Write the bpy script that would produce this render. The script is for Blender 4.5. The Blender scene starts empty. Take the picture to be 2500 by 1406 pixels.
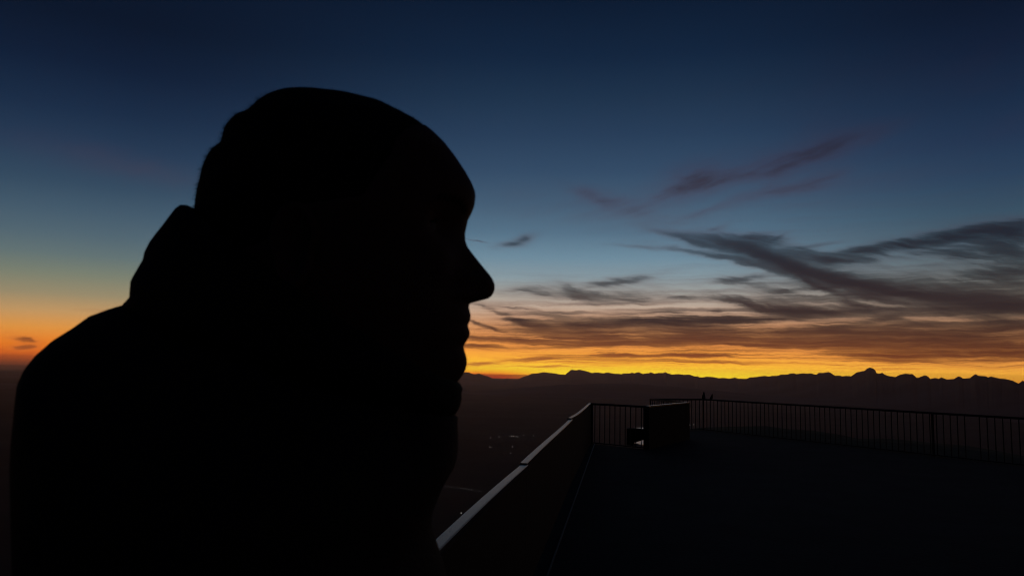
import bpy, math, random
import numpy as np
from mathutils import Vector, Matrix, noise as mn
random.seed(7); np.random.seed(7)
S = bpy.context.scene
COL = S.collection

# ------------------------------------------------------------------ camera
F = 1900.0                       # focal length in photo pixels (photo 2500 x 1406)
CAMZ = 1.62
PITCH = math.atan(207/1900.0); ROLL = math.radians(1.146)
fw = Vector((0, math.cos(PITCH), math.sin(PITCH)))
r0 = Vector((1, 0, 0)); u0 = Vector((0, -math.sin(PITCH), math.cos(PITCH)))
RT = math.cos(ROLL)*r0 + math.sin(ROLL)*u0
UP = -math.sin(ROLL)*r0 + math.cos(ROLL)*u0
C = Vector((0, 0, CAMZ))
cd = bpy.data.cameras.new('camera'); cam = bpy.data.objects.new('camera', cd); COL.objects.link(cam)
cd.sensor_width = 36; cd.lens = 36*F/2500; cd.clip_start = 0.02; cd.clip_end = 400000
cd.dof.use_dof = True; cd.dof.focus_distance = 12.0; cd.dof.aperture_fstop = 15.0
m = Matrix.Identity(4)
for i in range(3):
    m[i][0] = RT[i]; m[i][1] = UP[i]; m[i][2] = -fw[i]; m[i][3] = C[i]
cam.matrix_world = m
S.camera = cam

def ray(px, py):
    return fw + RT*((px-1250)/F) - UP*((py-703)/F)
def at_y(px, py, y):             # the point seen at px,py standing at world distance y
    d = ray(px, py); return C + d*(y/d.y)
def at_z(px, py, z):
    d = ray(px, py); return C + d*((z-CAMZ)/d.z)
def azel(px, py):
    d = ray(px, py).normalized(); return math.degrees(math.atan2(d.x, d.y)), math.degrees(math.asin(d.z))

S.view_settings.view_transform = 'Standard'; S.view_settings.look = 'None'
S.view_settings.exposure = 0.0; S.view_settings.gamma = 1.0
S.cycles.use_denoising = True; S.cycles.filter_width = 1.1
S.cycles.max_bounces = 4; S.cycles.volume_bounces = 0; S.cycles.sample_clamp_indirect = 2.0

# ------------------------------------------------------------------ sky
def lin(c):
    return tuple(((x/255)/12.92 if x/255 <= .04045 else ((x/255+.055)/1.055)**2.4) for x in c)

W = bpy.data.worlds.new('World'); S.world = W; W.use_nodes = True
NT = W.node_tree; NT.nodes.clear()
class X:                         # tiny expression builder for math nodes
    def __init__(s, v): s.v = v
    def __add__(a, b): return mth('ADD', a, b)
    __radd__ = __add__
    def __sub__(a, b): return mth('SUBTRACT', a, b)
    def __rsub__(a, b): return mth('SUBTRACT', b, a)
    def __mul__(a, b): return mth('MULTIPLY', a, b)
    __rmul__ = __mul__
    def __truediv__(a, b): return mth('DIVIDE', a, b)
def mth(op, *a, clamp=False):
    n = NT.nodes.new('ShaderNodeMath'); n.operation = op; n.use_clamp = clamp
    for i, q in enumerate(a):
        if isinstance(q, X): NT.links.new(q.v, n.inputs[i])
        else: n.inputs[i].default_value = q
    return X(n.outputs[0])
def sstep(x, a, b):
    n = NT.nodes.new('ShaderNodeMapRange'); n.interpolation_type = 'SMOOTHSTEP'
    NT.links.new(x.v, n.inputs[0]); n.inputs[1].default_value = a; n.inputs[2].default_value = b
    return X(n.outputs[0])
def comb(x, y, z=0.0):
    n = NT.nodes.new('ShaderNodeCombineXYZ')
    for i, q in enumerate((x, y, z)):
        if isinstance(q, X): NT.links.new(q.v, n.inputs[i])
        else: n.inputs[i].default_value = q
    return n.outputs[0]
def nz(vec, scale=1.0, detail=4.0, rough=.55, dist=0.0):
    n = NT.nodes.new('ShaderNodeTexNoise'); NT.links.new(vec, n.inputs['Vector'])
    n.inputs['Scale'].default_value = scale; n.inputs['Detail'].default_value = detail
    n.inputs['Roughness'].default_value = rough; n.inputs['Distortion'].default_value = dist
    return X(n.outputs[0])
def ramp(x, stops, lo, hi, raw=False):   # stops: (value, srgb)
    n = NT.nodes.new('ShaderNodeValToRGB'); e = n.color_ramp.elements
    f = mth('DIVIDE', x - lo, hi - lo, clamp=True); NT.links.new(f.v, n.inputs[0])
    for i, (p, c) in enumerate(stops):
        q = e[i] if i < 2 else e.new(.5)
        q.position = (p-lo)/(hi-lo)
        q.color = (*(c if raw else lin(c)), 1)
    return n.outputs[0]
def mix(f, a, b):
    n = NT.nodes.new('ShaderNodeMix'); n.data_type = 'RGBA'
    if isinstance(f, X): NT.links.new(f.v, n.inputs[0])
    else: n.inputs[0].default_value = f
    for k, q in ((6, a), (7, b)):
        if isinstance(q, tuple): n.inputs[k].default_value = (*q, 1)
        else: NT.links.new(q, n.inputs[k])
    return n.outputs[2]
tc = NT.nodes.new('ShaderNodeTexCoord'); sp = NT.nodes.new('ShaderNodeSeparateXYZ')
NT.links.new(tc.outputs['Generated'], sp.inputs[0])
dx, dy, dz = (X(sp.outputs[i]) for i in range(3))
DEG = 57.29578
u = mth('ARCTAN2', dx, dy)*DEG          # azimuth from the view's heading
v = mth('ARCSINE', dz)*DEG              # elevation

def E(px, y): return azel(px, y)[1]
def column(px, rows): return [(E(px, y), c) for y, c in rows][::-1]
HI = 90.0; LO = -4.0
# clear sky seen in three headings (elevations measured down the photograph)
midc = [(1300, (30, 16, 14)), (925, (255, 190, 30)), (912, (255, 228, 36)), (895, (255, 196, 44)), (870, (255, 172, 56)), (840, (246, 160, 76)), (800, (218, 156, 104)),
        (760, (196, 168, 146)), (720, (164, 164, 158)), (680, (134, 152, 160)), (630, (108, 138, 156)), (570, (84, 114, 136)), (500, (66, 94, 118)),
        (420, (50, 75, 102)), (330, (38, 61, 88)), (240, (28, 50, 75)), (140, (17, 37, 62)), (0, (10, 26, 48))]
lefc = [(1300, (20, 16, 16)), (900, (46, 28, 22)), (882, (120, 50, 18)), (862, (206, 88, 14)), (835, (232, 124, 30)), (795, (222, 148, 66)), (755, (192, 150, 98)), (710, (150, 138, 108)),
        (660, (120, 128, 112)), (610, (96, 114, 116)), (560, (80, 102, 114)), (500, (66, 90, 108)), (430, (50, 74, 96)), (340, (36, 58, 84)), (240, (24, 44, 70)),
        (120, (14, 30, 54)), (0, (9, 22, 42))]
rigc = [(1300, (26, 14, 12)), (930, (240, 160, 40)), (915, (248, 176, 52)), (890, (244, 164, 66)), (860, (222, 142, 70)), (820, (190, 132, 84)), (780, (160, 126, 98)),
        (740, (134, 124, 110)), (690, (110, 116, 112)), (640, (88, 106, 112)), (580, (68, 92, 106)), (510, (52, 78, 98)), (430, (40, 64, 90)),
        (340, (30, 52, 80)), (240, (22, 42, 68)), (120, (14, 30, 54)), (0, (10, 22, 42))]
def full(cols, px, zen):
    st = column(px, cols)[::-1]; st = sorted(st, key=lambda t: t[0])
    st = [(LO, st[0][1])] + st[1:] + [(45.0, tuple(x*.62 for x in st[-1][1])), (HI, zen)]
    return ramp(v, st, LO, HI)
cm = full(midc, 1500, (7, 13, 26)); cl = full(lefc, 60, (7, 13, 26)); cr = full(rigc, 2400, (7, 13, 26))
aL, aM, aR = azel(60, 700)[0], azel(1420, 700)[0], azel(2440, 700)[0]
sky = mix(sstep(u, aL+4, aM-4), cl, cm)
sky = mix(sstep(u, aM+6, aR+2), sky, cr)
# far from the sunset the glow dies away to plain dusk
dusk = ramp(v, [(LO, (6, 7, 10)), (-1, (9, 11, 16)), (3, (15, 19, 30)), (12, (12, 17, 30)), (30, (8, 14, 28)), (HI, (7, 13, 26))], LO, HI)
red = (1.0 - sstep(u, azel(1210, 910)[0], azel(1400, 910)[0]))*sstep(u, -14, -6)*(1.0 - sstep(v, E(1220, 922), E(1220, 893)))
sky = mix(red*.95, sky, lin((236, 58, 16)))
au = mth('ABSOLUTE', u - 8.0)
sky = mix(sstep(au, 36, 88), sky, dusk)

# clouds: streaks placed by heading and elevation, torn by noise
wv1 = nz(comb(u*.16, v*.42, 1.3), 1.0, 5, .6) - .5
wv2 = nz(comb(u*.22, v*.5, 7.7), 1.0, 5, .6) - .5
uw = u + wv1*1.9; vw = v + wv2*.6
nb1 = nz(comb(u*.5, v*1.4, 4.4), 1.0, 4, .6) - .5
vw = vw + nb1*.34; uw = uw + nb1*.8
def streak(px, py, L, Wd, ang, st, prev=None):
    """centre in photo pixels, half length / half width in pixels, angle in degrees (positive rises to the right)"""
    a, e = azel(px, py); a2, e2 = azel(px+L*math.cos(math.radians(ang)), py-L*math.sin(math.radians(ang)))
    Ld = math.hypot(a2-a, e2-e); th = math.atan2(e2-e, a2-a); Wg = Wd*math.degrees(1/F)
    n = NT.nodes.new('ShaderNodeMapping'); n.vector_type = 'TEXTURE'; NT.links.new(comb(uw, vw, prev) if prev is not None else UVW, n.inputs[0])   # chained so the node stack stays short
    n.inputs['Location'].default_value = (a, e, 0); n.inputs['Rotation'].default_value = (0, 0, th); n.inputs['Scale'].default_value = (Ld, Wg, 1e6)
    q = NT.nodes.new('ShaderNodeVectorMath'); q.operation = 'DOT_PRODUCT'
    NT.links.new(n.outputs[0], q.inputs[0]); NT.links.new(n.outputs[0], q.inputs[1])
    g = mth('POWER', math.exp(-1), X(q.outputs['Value']))
    return mth('MULTIPLY_ADD', g, st, prev if prev is not None else 0.0)
UVW = comb(uw, vw, 0.0)
HIGH = [  # upper violet wisps
    (1690, 440, 70, 24, 14, 1.5, 0), (1655, 462, 60, 9, 22, 1.4, 0), (1790, 436, 120, 13, 8, 1.5, 0), (1730, 448, 50, 12, -10, 1.0, 0), (1740, 405, 60, 12, 30, .4, 0), (1960, 385, 130, 16, 20, 1.3, 0), (2080, 345, 110, 13, 20, .9, 0), (1870, 400, 90, 26, 12, .5, 0), (1990, 340, 60, 40, 40, .45, 0),
    (1755, 507, 60, 6, 20, 1.7, 0), (1840, 482, 90, 12, 16, 1.2, 0), (1930, 466, 100, 7, 8, 1.0, 0), (2000, 440, 60, 8, 18, 1.1, 0),
    (1450, 482, 50, 9, -22, 1.0, 0), (1510, 500, 70, 12, -18, .7, 0), (1330, 500, 230, 34, -6, .22, 0), (1580, 520, 120, 28, -6, .5, 0), (1430, 520, 160, 30, -6, .3, 0),
    (2150, 190, 260, 60, 14, .3, 0), (1700, 240, 160, 40, 12, .1, 0), (2430, 150, 130, 50, 20, .35, 0), (2480, 300, 80, 16, 16, .4, 0), (2250, 360, 180, 30, 10, .25, 0),
    (2200, 430, 160, 12, 8, .25, 0), (1950, 500, 120, 10, 10, .3, 0), (250, 390, 190, 20, -12, .42, 0), (400, 425, 110, 16, -14, .25, 0),
]
MAIN = [  # the dark diagonal bank itself, its thin lower strand, and two small clear-edged scraps
    (1660, 580, 60, 8, -16, .8, 0), (1735, 594, 60, 13, -14, 1.3, 0), (1810, 606, 70, 13, -20, 1.5, 0), (1885, 632, 80, 15, -22, 1.8, 0), (1965, 660, 90, 16, -19, 1.9, 0), (2065, 688, 100, 17, -15, 1.9, 0), (2170, 708, 110, 18, -9, 1.9, 0), (2300, 724, 130, 18, -5, 1.8, 0), (2450, 738, 130, 20, -3, 1.8, 0),
    (1610, 607, 80, 4, -4, .7, 0), (1710, 618, 90, 6, -9, .9, 0), (1800, 636, 80, 7, -13, 1.0, 0), (1880, 658, 60, 6, -17, .9, 0),
    (1250, 598, 28, 8, 4, 1.0, 0), (1285, 583, 24, 9, 16, 1.3, 0), (1161, 588, 20, 1.6, -12, .8, 0),
]
MID = [  # the long dark diagonal bank and what hangs round it
    (2010, 702, 70, 5, -28, 1.2, 0), (2060, 722, 50, 4, -30, .9, 0), (1830, 583, 60, 10, -2, 1.3, 0), (1880, 596, 40, 9, -4, .8, 0), (1960, 618, 55, 10, -4, 1.3, 0), (2010, 635, 50, 8, -6, 1.0, 0), (1750, 558, 24, 5, 14, .5, 0), (1900, 580, 18, 4, 30, .4, 0),
    (2000, 600, 50, 5, 9, .6, 0),
    (2120, 612, 70, 9, 10, 1.2, 0), (2240, 590, 110, 11, 11, 1.8, 0), (2370, 570, 120, 13, 7, 2.0, 0), (2480, 570, 80, 22, 6, 1.8, 0), (2060, 640, 50, 7, 0, 1.0, 0), (2180, 628, 90, 9, 6, .9, 0), (2340, 620, 60, 13, -6, 1.1, 0), (2470, 620, 60, 18, -6, .9, 0), (2440, 668, 120, 16, 14, .8, 0), (2300, 665, 260, 42, 2, .42, 0), (2000, 712, 200, 16, 0, .28, 0), (2480, 700, 120, 30, 6, .4, 0),
    (1480, 690, 70, 9, 10, .9, 0), (1560, 680, 60, 8, 12, .6, 0), (1400, 712, 40, 9, -28, .9, 0), (1450, 722, 60, 8, -8, .6, 0), (1290, 708, 60, 8, 4, .9, 0), (1330, 718, 50, 6, 6, .6, 0), (1580, 730, 90, 6, 2, 1.0, 0), (1690, 727, 60, 3, -1, .6, 0), (1540, 712, 120, 16, 6, .4, 0),
    (1800, 682, 60, 7, 8, 1.1, 0), (1850, 700, 90, 8, -2, .5, 0), (1960, 708, 110, 5, 4, .8, 0), (1720, 718, 40, 5, 6, .5, 0), (2110, 745, 90, 4, -10, .7, 0),
    (1830, 740, 70, 9, -12, 1.8, 0), (1920, 752, 90, 12, -6, 1.8, 0), (2030, 752, 110, 12, 2, 1.3, 0), (2200, 742, 140, 7, -10, 1.6, 0), (2330, 765, 110, 9, -8, 1.6, 0), (2460, 772, 120, 14, -4, 2.0, 0), (2140, 780, 60, 7, 8, 1.4, 0), (2490, 745, 70, 10, 6, 1.4, 0), (2280, 792, 90, 8, -6, 1.2, 0),
]
LOWC = [  # brown bank over the glow
    (1560, 788, 90, 6, 2, 2.4, 0), (1640, 783, 120, 8, 1, 2.6, 0), (1780, 782, 170, 9, 3, 2.0, 0), (1900, 775, 120, 8, 8, 1.4, 0), (1560, 766, 60, 3, 2, 1.9, 0), (1640, 762, 50, 2.4, 0, 1.0, 0), (1747, 759, 12, 2.4, 0, 1.9, 0), (1430, 796, 60, 9, 4, 1.6, 0), (2000, 800, 260, 10, 1, .9, 0),
    (1250, 777, 50, 5, -26, 1.6, 0), (1320, 797, 60, 7, -14, 1.8, 0), (1180, 793, 40, 3, -18, 1.2, 0), (1210, 802, 40, 2.4, -20, .9, 0), (1250, 752, 90, 2.2, -5, .7, 0), (1330, 757, 60, 4, -3, .5, 0), (1350, 775, 130, 12, -8, .4, 0),
    (1500, 820, 260, 13, 0, 1.7, 0), (1250, 826, 130, 6, 0, 1.3, 0), (1800, 812, 200, 7, 1, 1.3, 0), (1850, 838, 300, 9, -1, 1.6, 0), (2200, 820, 260, 14, 1, 1.3, 0), (2450, 812, 160, 9, 3, 1.4, 0), (2450, 850, 240, 17, 0, 2.0, 0), (1160, 846, 45, 4, 0, 1.7, 0), (2280, 838, 200, 6, -2, 1.0, 0),
    (1560, 848, 180, 6, -2, 1.6, 0), (1330, 848, 130, 4, 2, .7, 0), (2000, 858, 260, 5, -2, 1.5, 0), (2330, 868, 250, 7, 0, 1.9, 0), (1200, 884, 80, 3.4, 6, 1.7, 0), (1310, 878, 50, 3, 6, 1.3, 0), (1320, 895, 80, 1.4, 0, 1.0, 0),
    (1610, 868, 110, 5, -2, 1.8, 0), (1450, 868, 110, 2.6, 0, 1.0, 0), (1440, 858, 80, 2, 0, .5, 0), (1700, 885, 130, 1.3, -2, 1.1, 0), (1460, 891, 60, .9, -2, .9, 0), (1780, 872, 160, 3.2, -2, 1.3, 0), (1900, 884, 120, 1.4, -3, .9, 0), (2080, 878, 170, 3, -2, 1.2, 0), (2250, 884, 90, 1.0, -4, .6, 0),
    (60, 829, 28, 3.2, -5, 2.6, 0), (66, 847, 26, 4, 0, 2.4, 0), (240, 760, 50, 2, -3, .5, 0), (14, 812, 12, 1.6, 0, .6, 0),
]
def total(L, WK=1.25, SK=.88):
    d = None
    for (px, py, Ln, Wd, an, st, b) in L: d = streak(px, py, Ln*1.15, Wd*WK, an, st*SK, d)
    return d
# fibrous texture: noise drawn out along the wind of each layer
def fib(ang, fl, fc, seed, lo, hi, detail=6, rough=.58):
    c_, s_ = math.cos(math.radians(ang)), math.sin(math.radians(ang))
    al = uw*c_ + vw*s_; ac = vw*c_ - uw*s_
    return sstep(nz(comb(al*fl, ac*fc, seed), 1.0, detail, rough), lo, hi)
t1 = fib(13, .14, .6, 3.1, .30, .64)*(fib(15, .35, 2.2, 6.1, .25, .70)*.6 + .4)
t2 = fib(-12, .13, .9, 8.3, .30, .58)*(fib(-12, .28, 2.6, 2.2, .28, .66)*.65 + .35)
t3 = fib(0, .10, 1.8, 5.7, .36, .58)*(fib(-1, .16, 5.0, 1.9, .30, .66)*.65 + .35)
t4 = fib(-14, .16, 1.6, 21.3, .25, .62)
blot = fib(-7, .20, .95, 17.9, .30, .62)
dens = total(MAIN, 1.1, .9)*(t4*.6+.55) + total(HIGH, 1.5, .55)*(t1*.75+.26) + total(MID, 1.15, .86)*(t2*1.35+.20) + total(LOWC)*(t3*1.5+.20)*(blot*.75+.45)
f1 = nz(comb(uw*.07, vw*1.2 - uw*.04, 3.1), 1.0, 6, .6)
f2 = nz(comb(uw*.06, vw*2.3, 9.2), 1.0, 6, .6)
# strata low over the horizon, only on the sunset side
band = sstep(v, .9, 2.6)*(1.0 - sstep(v, 3.6, 8.5))*sstep(u, -6, 3)
strata = sstep(f2*.65 + f1*.35, .42, .60)*band*1.0 + sstep(v, E(1500, 868), E(1500, 838))*(1.0 - sstep(v, E(1500, 800), E(1500, 765)))*sstep(u, -6, 3)*(fib(0, .05, 3.2, 14.3, .36, .62)*.5)
veil = sstep(f1*.5+f2*.5, .42, .75)*sstep(v, 2.5, 6)*(1.0 - sstep(v, 9, 16))*sstep(u, 2, 22)*.38
dens = dens + strata + veil
fine = nz(comb(uw*.05, vw*7.0, 5.5), 2.0, 5, .6)
dens = dens + sstep(fine, .52, .64)*(1.0 - sstep(v, 2.4, 5.0))*sstep(v, .3, .9)*sstep(u, -6, 3)*.8 + sstep(f2, .50, .64)*sstep(v, .5, 1.1)*(1.0 - sstep(v, 1.6, 2.6))*sstep(u, -6, 3)*.8
opac = 1.0 - mth('EXPONENT', dens*-1.15)
thin = ramp(v, [(LO, (200, 90, 30)), (E(1500, 900), (226, 124, 40)), (E(1500, 870), (200, 106, 48)), (E(1500, 840), (184, 100, 54)), (E(1500, 800), (152, 92, 64)), (E(1500, 760), (136, 98, 80)),
                (E(1500, 700), (112, 100, 98)), (E(1500, 620), (84, 82, 92)), (E(1500, 500), (74, 62, 80)), (E(1500, 350), (54, 50, 70)), (E(1500, 150), (26, 30, 50)), (HI, (7, 12, 24))], LO, HI)
thick = ramp(v, [(LO, (120, 50, 22)), (E(1500, 895), (168, 84, 34)), (E(1500, 860), (112, 56, 30)), (E(1500, 820), (88, 50, 36)), (E(1500, 785), (50, 38, 38)), (E(1500, 740), (50, 38, 40)),
                 (E(1500, 680), (40, 34, 40)), (E(1500, 600), (36, 40, 50)), (E(1500, 480), (56, 45, 57)), (E(1500, 350), (42, 36, 50)), (E(1500, 150), (20, 24, 40)), (HI, (7, 12, 22))], LO, HI)
ccol = mix(sstep(dens, .25, 1.15), thin, thick)
# to the right the clouds lose the light
rgt = sstep(u, 14, 34)
ccol2 = NT.nodes.new('ShaderNodeMix'); ccol2.data_type = 'RGBA'; ccol2.blend_type = 'MULTIPLY'
NT.links.new((rgt*.8).v, ccol2.inputs[0]); NT.links.new(ccol, ccol2.inputs[6]); ccol2.inputs[7].default_value = (.62, .70, .80, 1)
sky2 = mix(opac, sky, ccol2.outputs[2])
bg = NT.nodes.new('ShaderNodeBackground'); 
# the sky behind the evening air: as much brighter low down as the haze in front of it takes away
air = mth('MINIMUM', .98, mth('DIVIDE', .0096, mth('MAXIMUM', dz, .001)))
air = mth('MULTIPLY', air, mth('GREATER_THAN', dz, -.002))
gain = mth('EXPONENT', air*.95)
NT.links.new(sky2, bg.inputs[0]); NT.links.new(gain.v, bg.inputs[1])
# the last of the real atmosphere model, sun already under the horizon
st_ = NT.nodes.new('ShaderNodeTexSky'); st_.sky_type = 'NISHITA'; st_.sun_disc = False
st_.sun_elevation = math.radians(-4.0); st_.sun_rotation = math.radians(8.0); st_.altitude = 1500
bg2 = NT.nodes.new('ShaderNodeBackground'); NT.links.new(st_.outputs[0], bg2.inputs[0]); bg2.inputs[1].default_value = 0.01
ad = NT.nodes.new('ShaderNodeAddShader'); NT.links.new(bg.outputs[0], ad.inputs[0]); NT.links.new(bg2.outputs[0], ad.inputs[1])
wo = NT.nodes.new('ShaderNodeOutputWorld'); NT.links.new(ad.outputs[0], wo.inputs[0])
W.cycles.sampling_method = 'MANUAL'; W.cycles.sample_map_resolution = 1024

# ------------------------------------------------------------------ helpers
def tag(o, label=None, cat=None, group=None, kind=None):
    if label: o['label'] = label
    if cat: o['category'] = cat
    if group: o['group'] = group
    if kind: o['kind'] = kind
    return o
def mesh_obj(name, verts, faces, mat, parent=None, smooth=False, loc=None):
    me = bpy.data.meshes.new(name); me.from_pydata([tuple(q) for q in verts], [], faces); me.update()
    if smooth: me.polygons.foreach_set('use_smooth', [True]*len(me.polygons))
    if mat: me.materials.append(mat)
    o = bpy.data.objects.new(name, me); COL.objects.link(o)
    if parent: o.parent = parent
    if loc is not None: o.location = loc
    return o
def empty(name, loc=(0, 0, 0)):
    o = bpy.data.objects.new(name, None); COL.objects.link(o); o.location = loc; return o
def mat(name, col, rough=.8, nscale=8.0, namt=.25, bump=0.0, bscale=60.0, metal=0.0, spec=.5, col2=None, stretch=None):
    M = bpy.data.materials.new(name); M.use_nodes = True; t = M.node_tree; b = t.nodes['Principled BSDF']
    b.inputs['Roughness'].default_value = rough; b.inputs['Metallic'].default_value = metal
    b.inputs['Specular IOR Level'].default_value = spec
    tcn = t.nodes.new('ShaderNodeTexCoord'); mp = t.nodes.new('ShaderNodeMapping')
    t.links.new(tcn.outputs['Object'], mp.inputs[0])
    if stretch: mp.inputs['Scale'].default_value = stretch
    n = t.nodes.new('ShaderNodeTexNoise'); n.inputs['Scale'].default_value = nscale; n.inputs['Detail'].default_value = 6
    t.links.new(mp.outputs[0], n.inputs['Vector'])
    r = t.nodes.new('ShaderNodeValToRGB'); e = r.color_ramp.elements
    e[0].position = .3; e[1].position = .7
    c2 = col2 or tuple(x*(1+namt) for x in col)
    e[0].color = (*[x*(1-namt) for x in col], 1); e[1].color = (*c2, 1)
    t.links.new(n.outputs[0], r.inputs[0]); t.links.new(r.outputs[0], b.inputs['Base Color'])
    if bump:
        n2 = t.nodes.new('ShaderNodeTexNoise'); n2.inputs['Scale'].default_value = bscale; n2.inputs['Detail'].default_value = 5
        t.links.new(mp.outputs[0], n2.inputs['Vector'])
        bp = t.nodes.new('ShaderNodeBump'); bp.inputs['Strength'].default_value = bump; bp.inputs['Distance'].default_value = .01
        t.links.new(n2.outputs[0], bp.inputs['Height']); t.links.new(bp.outputs[0], b.inputs['Normal'])
    return M
M_plain = mat('valley_fields', (.035, .04, .03), 1, .0012, .5, spec=.1)
M_rock = mat('mountain_rock', (.10, .10, .10), 1, .0006, .4, spec=.1)
M_grass = mat('alpine_grass', (.04, .05, .03), 1, .8, .4, spec=.1, bump=.4, bscale=6)
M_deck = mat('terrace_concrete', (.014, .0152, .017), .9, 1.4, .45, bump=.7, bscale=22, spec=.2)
M_panel = mat('dark_cladding', (.008, .0078, .0078), .8, 3, .3, bump=.2, spec=.15)
M_cap = mat('weathered_cap_board', (.066, .062, .06), .27, 3.5, .4, bump=.06, bscale=30, spec=.10, stretch=(6, 1, 6))
M_steel = mat('dark_steel', (.025, .025, .027), .6, 9, .3, bump=.1, metal=0.0, spec=.2)
M_pale = mat('pale_stone', (.86, .86, .86), .22, 5, .1, bump=.1, spec=.9)
M_seam = mat('edge_strip', (.022, .022, .020), .5, 6, .2)
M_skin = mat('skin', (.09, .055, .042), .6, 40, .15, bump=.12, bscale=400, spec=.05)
M_hair = mat('hair', (.012, .010, .009), .8, 90, .3, bump=.4, bscale=260, spec=.1)
M_jacket = mat('jacket_fabric', (.016, .015, .016), .85, 14, .3, bump=.3, bscale=300, spec=.1)
M_trouser = mat('trouser_fabric', (.02, .022, .028), .9, 20, .3, bump=.3, bscale=300, spec=.1)
M_shoe = mat('shoe_leather', (.02, .018, .016), .5, 20, .2)
M_eye = mat('eye_white', (.10, .095, .09), .6, 30, .1, spec=.05)
M_bird = mat('bird_feathers', (.012, .012, .014), .6, 60, .3, spec=.2)

# ------------------------------------------------------------------ valley plain
PZ = -420.0
R = 58000.0
vs = [(0, 0, PZ)]; fs = []
rad = [500, 1500, 3500, 8000, 16000, 32000, R]; NA = 72
for r_ in rad:
    for k in range(NA): a = 2*math.pi*k/NA; vs.append((r_*math.sin(a), r_*math.cos(a), PZ))
for k in range(NA): fs.append((0, 1+k, 1+(k+1) % NA))
for j in range(len(rad)-1):
    for k in range(NA):
        a = 1+j*NA+k; b = 1+j*NA+(k+1) % NA; fs.append((a, a+NA, b+NA, b))
fs = [f[::-1] for f in fs]
tag(mesh_obj('valley_plain', vs, fs, M_plain), kind='structure')

# ------------------------------------------------------------------ mountains
RIDGE = [(-4000, 985), (-2500, 970), (-1200, 955), (-300, 935), (0, 905), (300, 915), (700, 930), (880, 925), (960, 912), (1050, 916), (1100, 911),
 (1133, 908), (1143, 908.6), (1159, 914), (1170, 911), (1181, 916), (1190, 918), (1204, 924), (1218, 926), (1226, 927.6), (1239, 923), (1253, 928), (1265, 925), (1279, 919), (1290, 916), (1297, 912), (1313, 911), (1328, 908), (1341, 910), (1353, 911), (1369, 914), (1380, 914), (1386, 909), (1391, 905), (1395, 902), (1405, 903.5), (1415, 902), (1425, 904), (1436, 907), (1444, 910), (1461, 909), (1472, 911), (1484, 908.6), (1498, 912),
 (1512, 912), (1517, 913), (1523, 911), (1536, 911.4), (1542.6, 909), (1549, 911), (1558.6, 907.6), (1570, 912.8), (1580, 910.6), (1583, 911), (1589, 908.6), (1598, 912), (1607, 910), (1620, 910), (1626, 908), (1629, 910.6), (1640, 914), (1656, 912.8), (1670, 914.6), (1684, 914), (1695, 918.6), (1703, 918), (1708, 921), (1716, 921), (1725, 919), (1744, 920.4), (1754, 923), (1768, 922), (1780, 924), (1794, 921.4), (1802, 924), (1823, 924.4), (1832, 920.6), (1846, 920), (1868, 917), (1876, 919), (1886, 917), (1898, 917), (1906, 914), (1920, 914), (1934, 910.6), (1940, 911), (1944, 913), (1960, 910.6), (1970, 911.6), (1980, 911),
 (1992, 914.4), (1994, 913.6), (1998.6, 910), (2010, 910), (2022.6, 907.4), (2031, 912), (2039, 916.8), (2051, 916.5), (2056, 918.5), (2066, 917), (2078, 918), (2092, 908.4), (2111.5, 904.5), (2117.5, 899), (2123.5, 896.8), (2131, 898.7), (2138, 904), (2139, 910), (2146, 911.7), (2153.6, 910), (2167, 917), (2186, 920), (2195.7, 915), (2211, 911.5), (2220, 913), (2227, 912.5), (2233, 917), (2238, 922), (2244, 921), (2256, 916), (2262, 916.5), (2268, 921), (2271, 925), (2282, 922), (2292, 924), (2299, 921), (2312, 926), (2329, 924.5), (2340, 918), (2348, 921), (2351, 924), (2360, 923), (2369, 922), (2377, 915), (2383, 913), (2389, 917), (2407, 918), (2412, 921), (2420, 918.7), (2437, 922.8), (2444, 924), (2455, 924.5), (2472, 928.8), (2486.5, 935.5), (2496, 929), (2501, 930), (2530, 926), (2600, 934), (2700, 930), (2800, 938), (3000, 936), (3300, 944), (4000, 955), (6000, 985)]
ra, rt = [], []
for (px, py) in RIDGE:
    d = ray(px, py)
    ra.append(math.atan2(d.x, d.y)); rt.append(d.z/math.hypot(d.x, d.y))
azs = np.concatenate([np.linspace(math.radians(-62), math.radians(-5), 240), np.linspace(math.radians(-5)+.0006, math.radians(35), 1500), np.linspace(math.radians(35)+.001, math.radians(66), 140)])
# the range stands nearer towards the right
CRa = np.interp(azs, [math.radians(azel(1250, 900)[0]), math.radians(azel(1750, 900)[0]), math.radians(azel(2150, 900)[0]), math.radians(azel(2500, 900)[0])], [36000, 31000, 19000, 14000])
crest = np.interp(azs, ra, rt)*CRa + CAMZ
rows = [(21000, 0.0, 0), (22500, .16, .10), (24000, .34, .2), (25500, .50, .26), (27000, .68, .26), (28200, .82, .18), (29200, .93, .08), (30000, 1.0, 0.0), (30600, .93, .04), (32000, .7, .2), (34000, .35, .2), (36500, 0, 0)]
vs = []; fs = []
for j, (rr0, hh, na) in enumerate(rows):
    for i, a in enumerate(azs):
        CR = CRa[i]; rr = rr0*CR/30000
        n = mn.fractal(Vector((a*60, rr0*.0004, 3.0)), 1.0, 2.0, 5)
        n2 = mn.fractal(Vector((a*420, rr0*.0006, 8.0)), 1.0, 2.0, 4)
        top = max(crest[i], PZ+20)
        z = PZ - 5 + (top-PZ+5)*hh*(1+na*n*.5)
        if hh == 1.0: z += n2*3.0*1.0
        z = min(z, CAMZ + (top-CAMZ)*rr/CR - 4) if rr < CR else z
        vs.append((rr*math.sin(a), rr*math.cos(a), z))
n_ = len(azs)
for j in range(len(rows)-1):
    for i in range(n_-1):
        a = j*n_+i; fs.append((a, a+1, a+n_+1, a+n_))
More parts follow.
